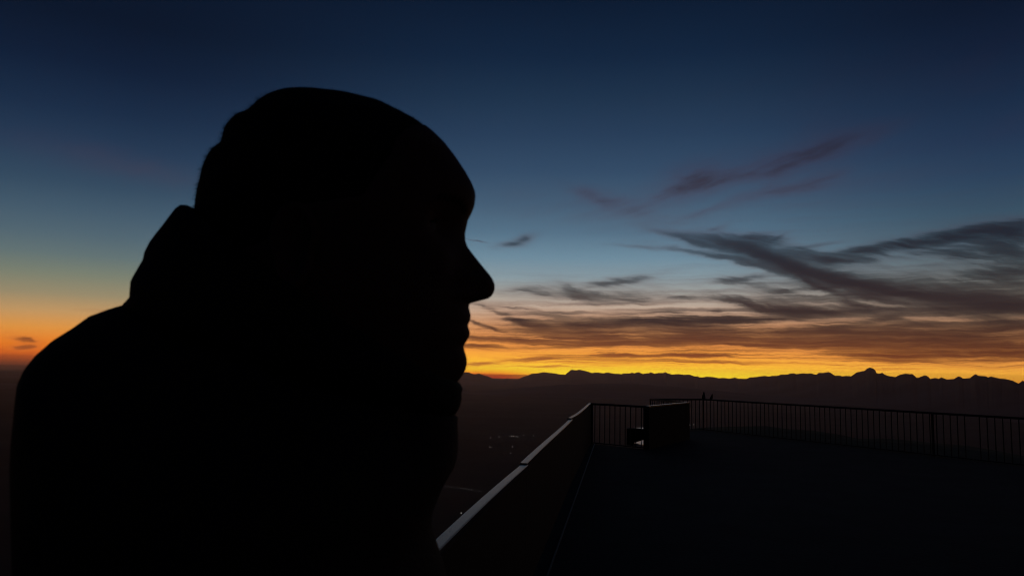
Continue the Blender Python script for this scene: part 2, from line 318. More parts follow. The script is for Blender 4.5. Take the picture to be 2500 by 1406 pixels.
tag(mesh_obj('mountains', vs, fs, M_rock, smooth=True), kind='structure')
# nearer foothills, a shade darker through less air
FH = [(-600, 1000), (900, 975), (1130, 962), (1250, 948), (1380, 938), (1500, 936), (1580, 939), (1660, 945), (1760, 954), (1860, 966), (2000, 972), (2200, 966), (2400, 972), (2600, 990), (3200, 1010)]
fa, ft = [], []
for (px, py) in FH:
    d = ray(px, py); fa.append(math.atan2(d.x, d.y)); ft.append(d.z/math.hypot(d.x, d.y))
az2 = np.linspace(math.radians(-36), math.radians(44), 500)
cr2 = np.interp(az2, fa, ft)*17000 + CAMZ
vs = []; fs = []
rows2 = [(14000, 0), (15200, .4), (16200, .8), (17000, 1.0), (17800, .8), (19500, .3), (20500, 0)]
for (rr, hh) in rows2:
    for i, a in enumerate(az2):
        n = mn.fractal(Vector((a*40, rr*.0003, 12.0)), 1.0, 2.0, 5)
        z = PZ - 5 + (max(cr2[i], PZ+10)-PZ+5)*hh + (n*14 if hh > .3 else 0)
        vs.append((rr*math.sin(a), rr*math.cos(a), z))
for j in range(len(rows2)-1):
    for i in range(len(az2)-1):
        a = j*len(az2)+i; fs.append((a, a+1, a+len(az2)+1, a+len(az2)))
tag(mesh_obj('foothills', vs, fs, M_rock, smooth=True), kind='structure')

# ------------------------------------------------------------------ terrace outline (world metres)
RAILZ = 0.95
def top(px, py, z=RAILZ): p = at_z(px, py, z); return Vector((p.x, p.y, 0))
P_near = top(1064, 1334); P_j2 = top(1279, 1131); P_j3 = top(1393, 1022); P_end = top(1441, 983)
P_post = top(1579, 990.5); P_wall = top(1679, 981.5)
P_far = top(1588, 973); P_corner = top(1717, 973); P_right = top(2500, 1018.5)
dirn = (P_j2-P_near).normalized()
P_back = P_near - dirn*7.0
rdir = (P_right-P_corner).normalized()
P_r2 = P_corner + rdir*17.0
poly = [P_back, P_near, P_j2, P_j3, P_end, P_post, P_wall, P_far, P_corner, P_r2, Vector((P_r2.x, P_back.y, 0))]
n = len(poly)
vs = [(p.x, p.y, 0) for p in poly] + [(p.x, p.y, -.35) for p in poly]
fs = [tuple(range(n))[::-1]]
for i in range(n): fs.append((i, (i+1) % n, (i+1) % n+n, i+n))
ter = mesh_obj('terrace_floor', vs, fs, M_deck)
me = ter.data; 
import bmesh
bm = bmesh.new(); bm.from_mesh(me); bmesh.ops.recalc_face_normals(bm, faces=bm.faces); bm.to_mesh(me); bm.free()
tag(ter, kind='structure')

# summit ground under and beyond the terrace
def edge_r(azd):                # how far the top of the hill reaches in each heading
    pts = [(-180, 9), (-120, 7), (-60, 3.0), (-12, 1.2), (0, 3.6), (4, 10), (6, 16), (8.5, 17.0), (10.5, 18.6), (13, 27), (16, 31), (19, 30), (24, 27), (29, 26), (33, 24), (45, 24), (80, 22), (120, 16), (180, 9)]
    return float(np.interp(azd, [p[0] for p in pts], [p[1] for p in pts]))
vs = [(0, 0, -.36)]; fs = []
NA = 240
ring_r = [.5, .8, 1.0, 1.06, 1.15, 1.3, 1.6, 2.2, 3.5, 6, 12, 30, 80]
for k in range(NA):
    azd = -180+360*k/NA; a = math.radians(azd); e = edge_r(azd)
    for f_ in ring_r:
        rr = e*f_
        hump = .0
        if 10 < azd < 34 and .75 < f_ <= 1.06: hump = .20*mn.noise(Vector((azd*.35, 2.0, 0)))+.16
        bmp = .05*mn.noise(Vector((rr*math.sin(a)*1.2, rr*math.cos(a)*1.2, 0)))
        z = -.42 + hump + bmp if f_ <= 1.06 else -.42 - (rr-e*1.06)*.8 + 2*mn.noise(Vector((rr*math.sin(a)*.02, rr*math.cos(a)*.02, 4)))*min(1, (f_-1.06)*.4)
        vs.append((rr*math.sin(a), rr*math.cos(a), max(z, PZ-8)))
L = len(ring_r)
for k in range(NA):
    k2 = (k+1) % NA
    fs.append((0, 1+k2*L, 1+k*L))
    for j in range(L-1):
        fs.append((1+k*L+j, 1+k2*L+j, 1+k2*L+j+1, 1+k*L+j+1))
tag(mesh_obj('hillside', vs, fs, M_grass, smooth=True), kind='structure')

# ------------------------------------------------------------------ boxes along a line
def bar(name, a, b, z0, z1, th, m_, parent=None, off=0.0, bev=.004, sag=None, segs=1, origin=None):
    """upright board from a to b, between heights z0 and z1, th thick"""
    a = Vector((a.x, a.y, 0)); b = Vector((b.x, b.y, 0)); d = (b-a).normalized(); nn = Vector((d.y, -d.x, 0))
    vs = []; fs = []
    c = min(bev, th*.3, (z1-z0)*.3)
    sec = [(-th/2, z0), (-th/2, z1-c), (-th/2+c, z1), (th/2-c, z1), (th/2, z1-c), (th/2, z0)]
    k = len(sec)
    o_ = origin or Vector((0, 0, 0))
    for i in range(segs+1):
        t = i/segs; p = a.lerp(b, t)
        dz, dl = sag(t) if sag else (0, 0)
        for (w, z) in sec:
            q = p + nn*(w+off+dl); vs.append((q.x-o_.x, q.y-o_.y, z+dz-o_.z))
    for i in range(segs):
        for j in range(k):
            fs.append((i*k+j, i*k+(j+1) % k, (i+1)*k+(j+1) % k, (i+1)*k+j))
    fs.append(tuple(range(k))[::-1]); fs.append(tuple(range(segs*k, segs*k+k)))
    return mesh_obj(name, vs, fs, m_, parent)
# ---- parapet beside the person
par = empty('parapet', P_near); tag(par, 'dark solid parapet with a thin grey top board running off beside the man', 'parapet')
og = Vector((P_near.x, P_near.y, 0)); CAPW = .058
segs_ = [(P_near-dirn*3.0, P_near-dirn*.03), (P_near-dirn*.024, P_j2), (P_j2, P_j3), (P_j3, P_end)]
segs_[1] = (P_near-dirn*1.2, P_j2); segs_[0] = (P_near-dirn*4.2, P_near-dirn*1.206)
for i, (a, b) in enumerate(segs_):
    d = (b-a).normalized()
    pan = bar('panel', a+d*.004, b-d*.004, .0, RAILZ-.034, .044, M_panel, par, origin=og)
    def sag(t, i=i):
        return (.004*math.sin(3.1*t+i) + (.012*(1-t)**6 if i == 3 else 0) - .004*(t**8), .006*math.sin(5*t+i*2)+(-.018*(1-t)**8 if i == 3 else 0))
    cap = bar('cap_board', a+d*.006, b-d*.006, RAILZ-.034+.002, RAILZ, CAPW, M_cap, par, sag=sag, segs=24, origin=og, bev=.005)
tag(mesh_obj('floor_trim', *(lambda q: (q[0], q[1]))(([((P_near-dirn*6+Vector((dirn.y, -dirn.x, 0))*.11)+(P_end-P_near)*0).to_tuple(),
    (P_near-dirn*6+Vector((dirn.y, -dirn.x, 0))*.125).to_tuple(), (P_end+Vector((dirn.y, -dirn.x, 0))*.125).to_tuple(), (P_end+Vector((dirn.y, -dirn.x, 0))*.11).to_tuple(),
    ((P_near-dirn*6+Vector((dirn.y, -dirn.x, 0))*.11)+Vector((0, 0, .012))).to_tuple(), ((P_near-dirn*6+Vector((dirn.y, -dirn.x, 0))*.125)+Vector((0, 0, .012))).to_tuple(),
    ((P_end+Vector((dirn.y, -dirn.x, 0))*.125)+Vector((0, 0, .012))).to_tuple(), ((P_end+Vector((dirn.y, -dirn.x, 0))*.11)+Vector((0, 0, .012))).to_tuple()],
    [(4, 5, 6, 7), (0, 1, 5, 4), (1, 2, 6, 5), (2, 3, 7, 6), (3, 0, 4, 7)])), M_seam), kind='structure')

# ---- railings
bal_mesh = None
def railing(name, pts, label, spacing=.145, posts=(), th=.05, r=.011):
    root = empty(name, pts[0]); tag(root, label, 'railing')
    o_ = Vector((pts[0].x, pts[0].y, 0))
    for i in range(len(pts)-1):
        a, b = pts[i], pts[i+1]; d = (b-a).normalized(); ln = (b-a).length
        bar('top_rail', a+d*.002, b-d*.002, RAILZ-.045, RAILZ, th, M_steel, root, origin=o_)
        bar('bottom_rail', a+d*.03, b-d*.03, .015, .04, .035, M_steel, root, origin=o_)
        k = max(2, int(round(ln/spacing)))
        for j in range(1, k):
            p = a + d*(ln*j/k)
            bal = baluster(); o = bpy.data.objects.new('baluster', bal); COL.objects.link(o); o.parent = root
            o.location = (p.x-o_.x, p.y-o_.y, 0); o.rotation_euler.z = math.atan2(d.y, d.x)
    for p in posts:
        o = bpy.data.objects.new('post', post_mesh()); COL.objects.link(o); o.parent = root
        o.location = (p.x-o_.x, p.y-o_.y, 0); o.rotation_euler.z = math.atan2((pts[1]-pts[0]).y, (pts[1]-pts[0]).x)
    return root
def prism(r, z0, z1, n, m_, nm, rot=0):
    vs = []; fs = []
    for z in (z0, z1):
        for k in range(n): a = 2*math.pi*k/n+rot; vs.append((r*math.cos(a), r*math.sin(a), z))
    for k in range(n): fs.append((k, (k+1) % n, (k+1) % n+n, k+n))
    fs.append(tuple(range(n))[::-1]); fs.append(tuple(range(n, 2*n)))
    me = bpy.data.meshes.new(nm); me.from_pydata(vs, [], fs); me.materials.append(m_); return me
_b = {}
def baluster():
    if 'b' not in _b: _b['b'] = prism(.0105, .038, RAILZ-.043, 8, M_steel, 'baluster')
    return _b['b']
def post_mesh():
    if 'p' not in _b: _b['p'] = prism(.026, .0, RAILZ-.005, 4, M_steel, 'post', math.pi/4)
    return _b['p']
PS = (top(2268, 1005.5)-P_corner).length
railing('railing', [P_end+dirn*.0, P_post], 'short dark railing between the end of the grey-topped parapet and the low block wall', .145, [P_end.lerp(P_post, .035), P_post+(P_end-P_post).normalized()*.06])
railing('railing', [P_wall+(P_far-P_wall).normalized()*.1, P_far, P_corner, P_corner.lerp(P_r2, .5), P_r2], 'long dark railing with thin uprights around the far side of the terrace', .16,
        [P_far, P_corner, P_corner+rdir*PS, P_corner+rdir*PS*2])
# ---- low wall behind the short railing
w = empty('low_wall', P_post); tag(w, 'short black wall with a bright thin cap at the inner end of the short railing', 'wall')
o_ = Vector((P_post.x, P_post.y, 0)); dd = (P_wall-P_post).normalized()
bar('panel', P_post, P_wall, 0, RAILZ-.034, .10, M_panel, w, origin=o_)
bar('cap_board', P_post-dd*.01, P_wall+dd*.01, RAILZ-.032, RAILZ, .12, M_cap, w, origin=o_, segs=6)
# ---- dark bench on a pale slab behind the short railing
def solid(name, front, back_off, m_, parent, o_):
    nf = len(front); vs = [tuple(p-o_) for p in front]+[tuple(p+back_off-o_) for p in front]
    fs = [tuple(range(nf)), tuple(range(nf, 2*nf))[::-1]]+[(i, i+nf, (i+1) % nf+nf, (i+1) % nf) for i in range(nf)]
    return mesh_obj(name, vs, fs, m_, parent)
YB = 18.75
ob = at_y(1560, 1086, YB); b0 = Vector((ob.x, ob.y, 0))
bench = empty('bench', b0); tag(bench, 'low black bench with a pale top edge seen through the short railing', 'bench')
q = lambda x, y, Y=YB: at_y(x, y, Y)
solid('side_panel', [q(1530, 1046), q(1549, 1045.5), q(1577, 1048.5), q(1600, 1051), q(1600, 1066), q(1577, 1072), q(1548, 1079), q(1545, 1087), q(1530, 1086)], Vector((.05, .25, 0)), M_panel, bench, b0)
g = lambda x, y, z: at_z(x, y, z)
solid('seat', [g(1549, 1045.6, .34), g(1600, 1051, .34), g(1600, 1042.6, .34), g(1549, 1043.4, .34)], Vector((0, 0, -.05)), M_pale, bench, b0)
sb = solid('pale_block', [g(1546, 1081, .02), g(1580, 1088, .02), g(1580, 1071, .02)], Vector((0, 0, -.2)), M_pale, None, Vector((0, 0, 0)))
tag(sb, 'pale grey stone block under the black bench behind the short railing', 'stone block')

# ------------------------------------------------------------------ birds on the far rail
def bird(px, label, flip, s=1.0, lean=1.0):
    p = at_z(px, 975, RAILZ); 
    # stand it on the rail itself
    base = None
    A, B = (P_corner, P_r2) if px > 1717 else (P_far, P_corner)
    d = ray(px, 973); d2 = Vector((d.x, d.y, 0)); e = B-A
    t = (-A.x*d2.y + A.y*d2.x)/(e.x*d2.y - e.y*d2.x)
    base = A + e*t; base.z = RAILZ
    root = empty('bird', base); tag(root, label, 'bird', 'birds perched on the far railing')
    # body as loft along a leaning spine
    spine = [(-.040, -.085, .006), (-.032, -.03, .018), (-.022, .005, .040), (-.010, .03, .050), (.0, .065, .047), (.008, .10, .039), (.014, .135, .028), (.018, .165, .021), (.021, .19, .020), (.024, .21, .016), (.026, .222, .006)]
    vs = []; fs = []; K = 12
    for (x, z, r) in spine:
        for k in range(K):
            a = 2*math.pi*k/K
            vs.append(((x*lean+r*math.cos(a)*1.2)*flip*s, r*.85*math.sin(a)*s, (z+.0+r*.25*-math.cos(a))*s))
    for j in range(len(spine)-1):
        for k in range(K): fs.append((j*K+k, j*K+(k+1) % K, (j+1)*K+(k+1) % K, (j+1)*K+k))
    fs.append(tuple(range(K))[::-1]); fs.append(tuple(range((len(spine)-1)*K, len(spine)*K)))
    mesh_obj('body', vs, fs, M_bird, root, smooth=True)
    mesh_obj('beak', [(x*flip*s, y*s, z*s) for x, y, z in [(.034*lean, .006, .208), (.034*lean, -.006, .208), (.034*lean, 0, .198), (.034*lean+.02, 0, .200)]], [(0, 1, 3), (1, 2, 3), (2, 0, 3), (0, 2, 1)], M_bird, root)
    for sy in (-1, 1):
        o = mesh_obj('leg', [((x)*flip*s, (y+sy*.014)*s, z*s) for x, y, z in [(-.006, -.002, .04), (-.002, -.002, .04), (-.004, .002, .04), (-.006, -.002, 0), (-.002, -.002, 0), (-.004, .002, 0)]],
                     [(0, 1, 4, 3), (1, 2, 5, 4), (2, 0, 3, 5)], M_bird, root)
    return root
bird(1718, 'slimmer of two small dark birds, perched on the corner of the far railing', 1, .95, .4)
bird(1737, 'broader dark bird just right of the corner of the far railing', 1, .72, 1.5)

# ------------------------------------------------------------------ valley lamps
ME = bpy.data.materials.new('lamp_glow'); ME.use_nodes = True; t = ME.node_tree; t.nodes.clear()
em = t.nodes.new('ShaderNodeEmission'); em.inputs[0].default_value = (1, .93, .85, 1); em.inputs[1].default_value = 1.7
oo = t.nodes.new('ShaderNodeOutputMaterial'); t.links.new(em.outputs[0], oo.inputs[0])
ico = bmesh.new(); bmesh.ops.create_icosphere(ico, subdivisions=1, radius=1.0)
lm = bpy.data.meshes.new('village_lamp'); ico.to_mesh(lm); ico.free(); lm.materials.append(ME)
ROW = 'row of road lamps beside the parapet'; CLU = 'cluster of lamps on the dark plain'; SCA = 'faint lamps scattered over the plain'; THR = 'three lamps beside the short wall'
LAMPS = [(1243, 1065, .5, 'dimmest lamp, at the left end of the bright cluster down in the valley', CLU), (1249, 1064, 1.0, 'second lamp from the left in the bright cluster down in the valley', CLU),
 (1253, 1064.5, 1.3, 'brightest lamp, in the middle of the cluster down in the valley', CLU), (1260, 1065, .8, 'lamp just right of the brightest one in the valley cluster', CLU), (1264, 1066, .8, 'lamp at the right end of the bright cluster down in the valley', CLU),
 (1198, 1068, .72, 'faint lone lamp level with the bright cluster, nearest to the man', SCA), (1218, 1065.5, .78, 'faint lamp midway between the man and the bright cluster', SCA), (1278, 1062.5, .65, 'faint lamp just right of the bright cluster on the plain', SCA),
 (1302, 1063, .9, 'lone lamp right of the bright cluster, close to the parapet top', SCA), (1195, 1090.5, .7, 'left of a close pair of faint lamps below the cluster, beside the man', SCA), (1199, 1091, .65, 'right of a close pair of faint lamps below the cluster, beside the man', SCA),
 (1251, 1090, 1.0, 'lone lamp straight below the bright cluster', SCA), (1247, 1106.5, .9, 'lower of two lone lamps straight below the bright cluster', SCA), (1287, 1098, .6, 'very faint lamp below the cluster, near the parapet board', SCA), (1171, 1136, .5, 'very faint lamp alone between the cluster and the road lights', SCA),
 (1126, 1251.5, 1.5, 'lone bright white lamp closest below the row of road lights', None),
 (1683.5, 1037, 1.25, 'brightest of three lamps low behind the bars, right against the short black wall', THR), (1688.5, 1036.5, 1.0, 'middle of three lamps low behind the bars beside the short black wall', THR), (1693.5, 1036, .8, 'faintest and rightmost of three lamps beside the short black wall', THR),
 (2228, 1019, .6, 'single faint lamp seen through the right part of the long railing', None)]
ORD = ['first', 'second', 'third', 'fourth', 'fifth', 'sixth', 'seventh', 'eighth', 'ninth', 'tenth', 'eleventh']
for k_, (px_, py_, s_) in enumerate([(1080, 1186, .75), (1088, 1186.5, .8), (1096, 1187.5, .8), (1103, 1188.5, .75), (1125, 1190.5, .95), (1130, 1191, .8), (1137, 1192.5, .8), (1143, 1194, .7), (1151, 1195, 1.3), (1170, 1199, .6), (1176, 1199.5, .55)]):
    LAMPS.append((px_, py_, s_*.72, ORD[k_] + ' lamp, counted from the man, in the row of tiny road lights beside the parapet', ROW))
for (px, py, s, lab_, grp_) in LAMPS:
    p = at_z(px, py, PZ+14); dist = (p-C).length
    o = bpy.data.objects.new('valley_lamp', lm); COL.objects.link(o); o.location = p
    k = dist/F*.5*s; o.scale = (k, k, k)
    tag(o, lab_, 'lamp', grp_)

# ------------------------------------------------------------------ the man in the foreground
D = .62
man = empty('person', (-.2, D, 0)); tag(man, 'man in a dark high-collared jacket in profile, close up, gazing out over the terrace', 'person')
OM = Vector((-.2, D, 0))
def mp(px, py): p = at_y(px, py, D); return np.array((p.x, p.z))
def slope(px, py): d = ray(px, py); return d.x/d.y
def solve(xl, xr, b, it=60):
    """ellipse centre and half depth so that lines of sight graze it at the wanted spots xl, xr (metres in the mid plane)"""
    mL, mR = xl/D, xr/D; a = (xr-xl)/2; cx = (xl+xr)/2
    for _ in range(it):
        A = math.sqrt(a*a+mL*mL*b*b); B = math.sqrt(a*a+mR*mR*b*b)
        # want cx - xl = A ; xr - cx = B
        cx = ((xl+A)+(xr-B))/2
        g = (xr-xl)-(A+B); a = max(.004, a+g*.45)
    return cx, a
FRONT = [(712, 214), (745, 217), (800, 222), (860, 229), (910, 240), (960, 256), (980, 264), (1010, 283), (1040, 303), (1065, 324), (1090, 350), (1115, 384), (1135, 420), (1150, 448), (1157, 466), (1158.5, 480), (1156, 500), (1149, 518), (1140.5, 535),
 (1137, 552), (1133, 572), (1134, 588), (1139, 603), (1150, 618), (1163.5, 635), (1178, 653), (1193, 671), (1201, 683), (1205, 694.5), (1205.5, 704), (1203, 714), (1197, 723), (1189, 729), (1168, 734), (1151, 736.5), (1143.5, 741), (1142, 750), (1144.5, 760), (1147, 771), (1145, 783), (1139, 795), (1142, 802), (1145, 812), (1143.5, 821), (1138, 830),
 (1129, 846), (1132, 858), (1137, 874), (1137.5, 886), (1134, 902), (1127, 916), (1117, 929), (1095, 942), (1060, 955), (1020, 968), (990, 985), (975, 1010), (970, 1060), (975, 1120)]
BACK = [(712, 214), (685, 216), (662, 224), (637, 238), (622, 252), (610, 265), (582, 282), (558, 300), (547, 315), (541, 335), (524, 360), (500, 395), (485, 430), (476, 470), (470, 505), (469, 560), (476, 640), (490, 700), (505, 760), (510, 830), (500, 900), (480, 1000), (470, 1120)]
fz = np.array([mp(p[0]+(3 if p[1] > 400 else 0), p[1]) for p in FRONT]); bz = np.array([mp(*p) for p in BACK])
def by_z(arr, z):
    o = np.argsort(arr[:, 1]); return float(np.interp(z, arr[o, 1], arr[o, 0]))
# smooth base of the face, without nose and lips
BASE = [(712, 214), (745, 217), (800, 222), (860, 229), (910, 240), (960, 256), (1010, 283), (1040, 303), (1065, 324), (1090, 350), (1112, 384), (1128, 420), (1138, 448), (1143, 480), (1141, 520), (1134, 560), (1130, 600), (1126, 660), (1126, 720), (1128, 770), (1125, 820), (1118, 860), (1108, 900), (1092, 925), (1075, 942), (1050, 955), (1020, 968), (990, 985), (975, 1010), (970, 1060), (975, 1120)]
gz = np.array([mp(*p) for p in BASE])
zt = mp(712, 214)[1]
def wid(z):                       # half width of the head by depth below the crown
    t = (zt-z)
    return float(np.interp(t, [0, .004, .012, .03, .055, .085, .115, .15, .175, .195, .212, .225, .24, .27, .32], [.001, .022, .038, .056, .069, .0755, .077, .074, .070, .064, .056, .052, .054, .058, .064]))
levels = [zt-.0002, zt-.0008, zt-.002, zt-.004, zt-.007] + list(np.linspace(zt-.011, mp(975, 1120)[1], 150))
KR = 96
def head_ring(z, inset=0.0, feat=True):
    xf, xb, xg = by_z(fz, z), by_z(bz, z), by_z(gz, z)
    b = wid(z)
    cx, a = solve(xb, xg, b)
    pts = []
    t = zt-z
    # how wide the mid-line relief is at this height
    sig = float(np.interp(t, [0, .07, .095, .115, .13, .15, .158, .163, .17, .185, .192, .2, .215, .235], [.05, .045, .030, .009, .010, .013, .015, .014, .018, .022, .022, .020, .024, .03]))
    for k in range(KR):
        th = 2*math.pi*k/KR
        c, s = math.cos(th), math.sin(th)
        e = 2.15 if c > 0 else 2.0
        rx = abs(c)**(2/e)*math.copysign(1, c); ry = abs(s)**(2/e)*math.copysign(1, s)
        x = cx + (a-inset)*rx; y = (b-inset)*ry*(1 - .10*max(0, c)**1.5*float(np.interp(t, [.05, .16], [0, 1])))
        if feat and c > 0:
            x += (xf-xg)*math.exp(-(y/sig)**2)
            # eye sockets, cheek bones
            x -= .013*math.exp(-((abs(y)-.031)/.014)**2 - ((t-.118)/.012)**2)
            x += .004*math.exp(-((abs(y)-.040)/.016)**2 - ((t-.150)/.014)**2)
            # nostril wings
            x += .007*math.exp(-((abs(y)-.014)/.006)**2 - ((t-.160)/.008)**2)
        # outline dents at the back of the hair, and the crown eased down
        ph = math.atan2(z-HC[1], x-HC[0]); rr = math.hypot(z-HC[1], x-HC[0])
        dl = -sum(a_*math.exp(-((ph-p_)/w_)**2) for (p_, a_, w_) in DENT)
        zz = z + math.sin(ph)*dl - .0042*max(0.0, 1-t/.09)**1.2
        pts.append((x+math.cos(ph)*dl, D+y, zz))
    return pts
HC = mp(800, 520)
def _ph(px, py): p = mp(px, py); return math.atan2(p[1]-HC[1], p[0]-HC[0])
DENT = [(_ph(606, 256), .0018, .05), (_ph(532, 345), .0017, .045)]
def loft(name, rings, m_, parent, cap0=True, cap1=True, flip=False):
    K = len(rings[0]); vs = [Vector(p)-OM for r_ in rings for p in r_]; fs = []
    for j in range(len(rings)-1):
        for k in range(K):
            fs.append((j*K+k, (j+1)*K+k, (j+1)*K+(k+1) % K, j*K+(k+1) % K))
    if cap0: fs.append(tuple(range(K)))
    if cap1: fs.append(tuple(range((len(rings)-1)*K, len(rings)*K))[::-1])
    if flip: fs = [f[::-1] for f in fs]
    return mesh_obj(name, vs, fs, m_, parent, smooth=True)
rings = []
for z in levels:
    rings.append(head_ring(z, inset=float(np.interp(zt-z, [0, .06, .12, .2], [.004, .004, .002, 0]))*0))
# run on through neck and trunk so the body is one skin
for (z, cx, a, b) in [(1.50, -.19, .075, .085), (1.46, -.20, .095, .16), (1.38, -.205, .11, .175), (1.2, -.205, .11, .16), (1.05, -.205, .105, .15), (.92, -.205, .11, .165)]:
    rings.append([(cx+a*math.cos(2*math.pi*k/KR), D+b*math.sin(2*math.pi*k/KR), z) for k in range(KR)])
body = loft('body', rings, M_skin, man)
# hair shell: crown and back of the head only
hv = []; hf = []; idx = {}
hl = [z for z in levels if zt-z < .150]
def hairline(z):                  # front limit (x) of the hair by height
    t = zt-z
    return float(np.interp(t, [0, .030, .055, .08, .105, .115, .15], [.2, mp(1052, 310)[0], mp(1015, 330)[0], mp(990, 330)[0], mp(950, 330)[0], mp(800, 330)[0], mp(740, 330)[0]]))
grid = []
for z in hl:
    r1 = head_ring(z, feat=False); row = []
    for k, (x, y, zz) in enumerate(r1):
        n_ = Vector((x+.2, (y-D)*1.2, 0)); n_ = n_.normalized() if n_.length > 1e-5 else Vector((0, 0, 1))
        edge = (hairline(z)-x)/.03
        th_ = .0045*max(0.0, min(1.0, edge*1.5)) - .0015
        q_ = Vector((x, y, zz+(.0006 if zt-z < .01 else 0))) + n_*(th_*.30 - .0022 + .0012*mn.noise(Vector((x, y, zz))*70))
        row.append(q_)
    grid.append(row)
nv = 0
vsH = [q_-OM for row in grid for q_ in row]; fsH = []
for j in range(len(grid)-1):
    for k in range(KR):
        k2 = (k+1) % KR
        c = grid[j][k]
        if c.x < hairline(c.z): fsH.append((j*KR+k, (j+1)*KR+k, (j+1)*KR+k2, j*KR+k2))
fsH.append(tuple(range(KR)))
hair = mesh_obj('hair', vsH, fsH, M_hair, man, smooth=True)
# the scalp lies a few millimetres under the hair
_hc = Vector((mp(800, 560)[0], D, mp(800, 560)[1]))
for v_ in body.data.vertices:
    w_ = v_.co + OM
    if zt-w_.z < .150:
        k_ = max(0.0, min(1.0, (hairline(w_.z)-w_.x)/.012)) * max(0.0, min(1.0, (.150-(zt-w_.z))/.02))
        v_.co = v_.co - (w_-_hc).normalized()*.0055*k_
# short loose hairs standing off the shell
sv = []; sf = []
def strand(p, n_, ln, w_=.00022):
    t1 = n_.cross(Vector((.3, 1, .2))).normalized()*w_; t2 = n_.cross(t1).normalized()*w_
    i0 = len(sv); tip = p + n_*ln
    sv.extend([p+t1-OM, p-t1*.5+t2-OM, p-t1*.5-t2-OM, tip-OM]); sf.extend([(i0, i0+1, i0+3), (i0+1, i0+2, i0+3), (i0+2, i0, i0+3)])
hc = Vector((mp(800, 500)[0], D, mp(800, 500)[1]))
for _ in range(9000):
    j = random.randrange(4, len(grid)-1); k = random.randrange(KR)
    c = grid[j][k].lerp(grid[j+1][k], random.random()).lerp(grid[j][(k+1) % KR], random.random()*.9)
    if c.x > hairline(c.z)-.004: continue
    n_ = (c-hc).normalized(); backness = max(0, min(1, (hc.x+.02-c.x)/.05))
    n_ = (n_ + Vector((random.gauss(0, .3), random.gauss(0, .3), random.gauss(0, .3)))-Vector((.3, 0, .35))*backness).normalized()
    strand(c-n_*.001, n_, random.uniform(.0014, .0030+.0026*backness))
p0 = at_y(503, 398, D); 
for k in range(7): strand(Vector(p0)+Vector((.001*k*.3, 0, -.0006*k)), Vector((-.9, 0, .5-.14*k)).normalized(), .0045, .0003)
st2 = mesh_obj('hair_strands', sv, sf, M_hair, hair); st2['kind'] = 'stuff'
# eyes, ears, brows
def ball(name, c, r, m_, parent, sc=(1, 1, 1)):
    bmx = bmesh.new(); bmesh.ops.create_uvsphere(bmx, u_segments=20, v_segments=12, radius=r)
    for q_ in bmx.verts: q_.co = Vector((q_.co.x*sc[0], q_.co.y*sc[1], q_.co.z*sc[2]))
    me = bpy.data.meshes.new(name); bmx.to_mesh(me); bmx.free(); me.materials.append(m_)
    me.polygons.foreach_set('use_smooth', [True]*len(me.polygons))
    o = bpy.data.objects.new(name, me); COL.objects.link(o); o.parent = parent; o.location = Vector(c)-OM; return o
ez = mp(1120, 578)
for sy in (-1, 1):
    sx = max(p[0] for p in head_ring(ez[1]) if abs(p[1]-(D+sy*.031)) < .004)
    ball('eye', (sx-.0118, D+sy*.031, ez[1]), .0115, M_eye, man)
    ec = mp(800, 640)
    vs = []; fs = []
    prof = [(math.cos(t_)*(.017 if math.sin(t_) > 0 else .013), math.sin(t_)*.031) for t_ in np.linspace(0, 2*math.pi, 25)[:-1]]
    for (sc, off) in ((.55, .0), (1.0, .006), (1.02, .012), (.86, .013), (.6, .006), (.3, .004)):
        for (x, z) in prof: vs.append(Vector((ec[0]+x*sc-off*.5, D+sy*(.070+off), ec[1]+z*sc))-OM)
    K = 24
    for j in range(5):
        for k in range(K):
            f = (j*K+k, j*K+(k+1) % K, (j+1)*K+(k+1) % K, (j+1)*K+k); fs.append(f if sy < 0 else f[::-1])
    fs.append(tuple(range(5*K, 6*K)))
    mesh_obj('ear', vs, fs, M_skin, man, smooth=True)
    # eyebrow: short tufts over the brow
    sv, sf = [], []
    for _ in range(160):
        yy = random.uniform(.012, .046); zz = mp(1140, 528)[1]+.006*math.sin((yy-.012)/.034*2.4)+random.gauss(0, .0014)
        xs = [p for p in head_ring(zz) if abs(p[1]-(D+sy*yy)) < .004 and p[0] > -.12]
        if not xs: continue
        x_ = max(xs, key=lambda p: p[0])[0]
        strand(Vector((x_-.0015, D+sy*yy, zz)), Vector((.35, sy*.8, .25)).normalized(), .0045, .0003)
    mesh_obj('eyebrow', sv, sf, M_hair, man)
    sv, sf = [], []
    for _ in range(50):
        yy = random.uniform(.020, .042)
        strand(Vector((sx-.004, D+sy*yy, ez[1]+.004)), Vector((.8, sy*.35, .35)).normalized(), random.uniform(.006, .009), .0002)
    mesh_obj('eyelashes', sv, sf, M_hair, man)

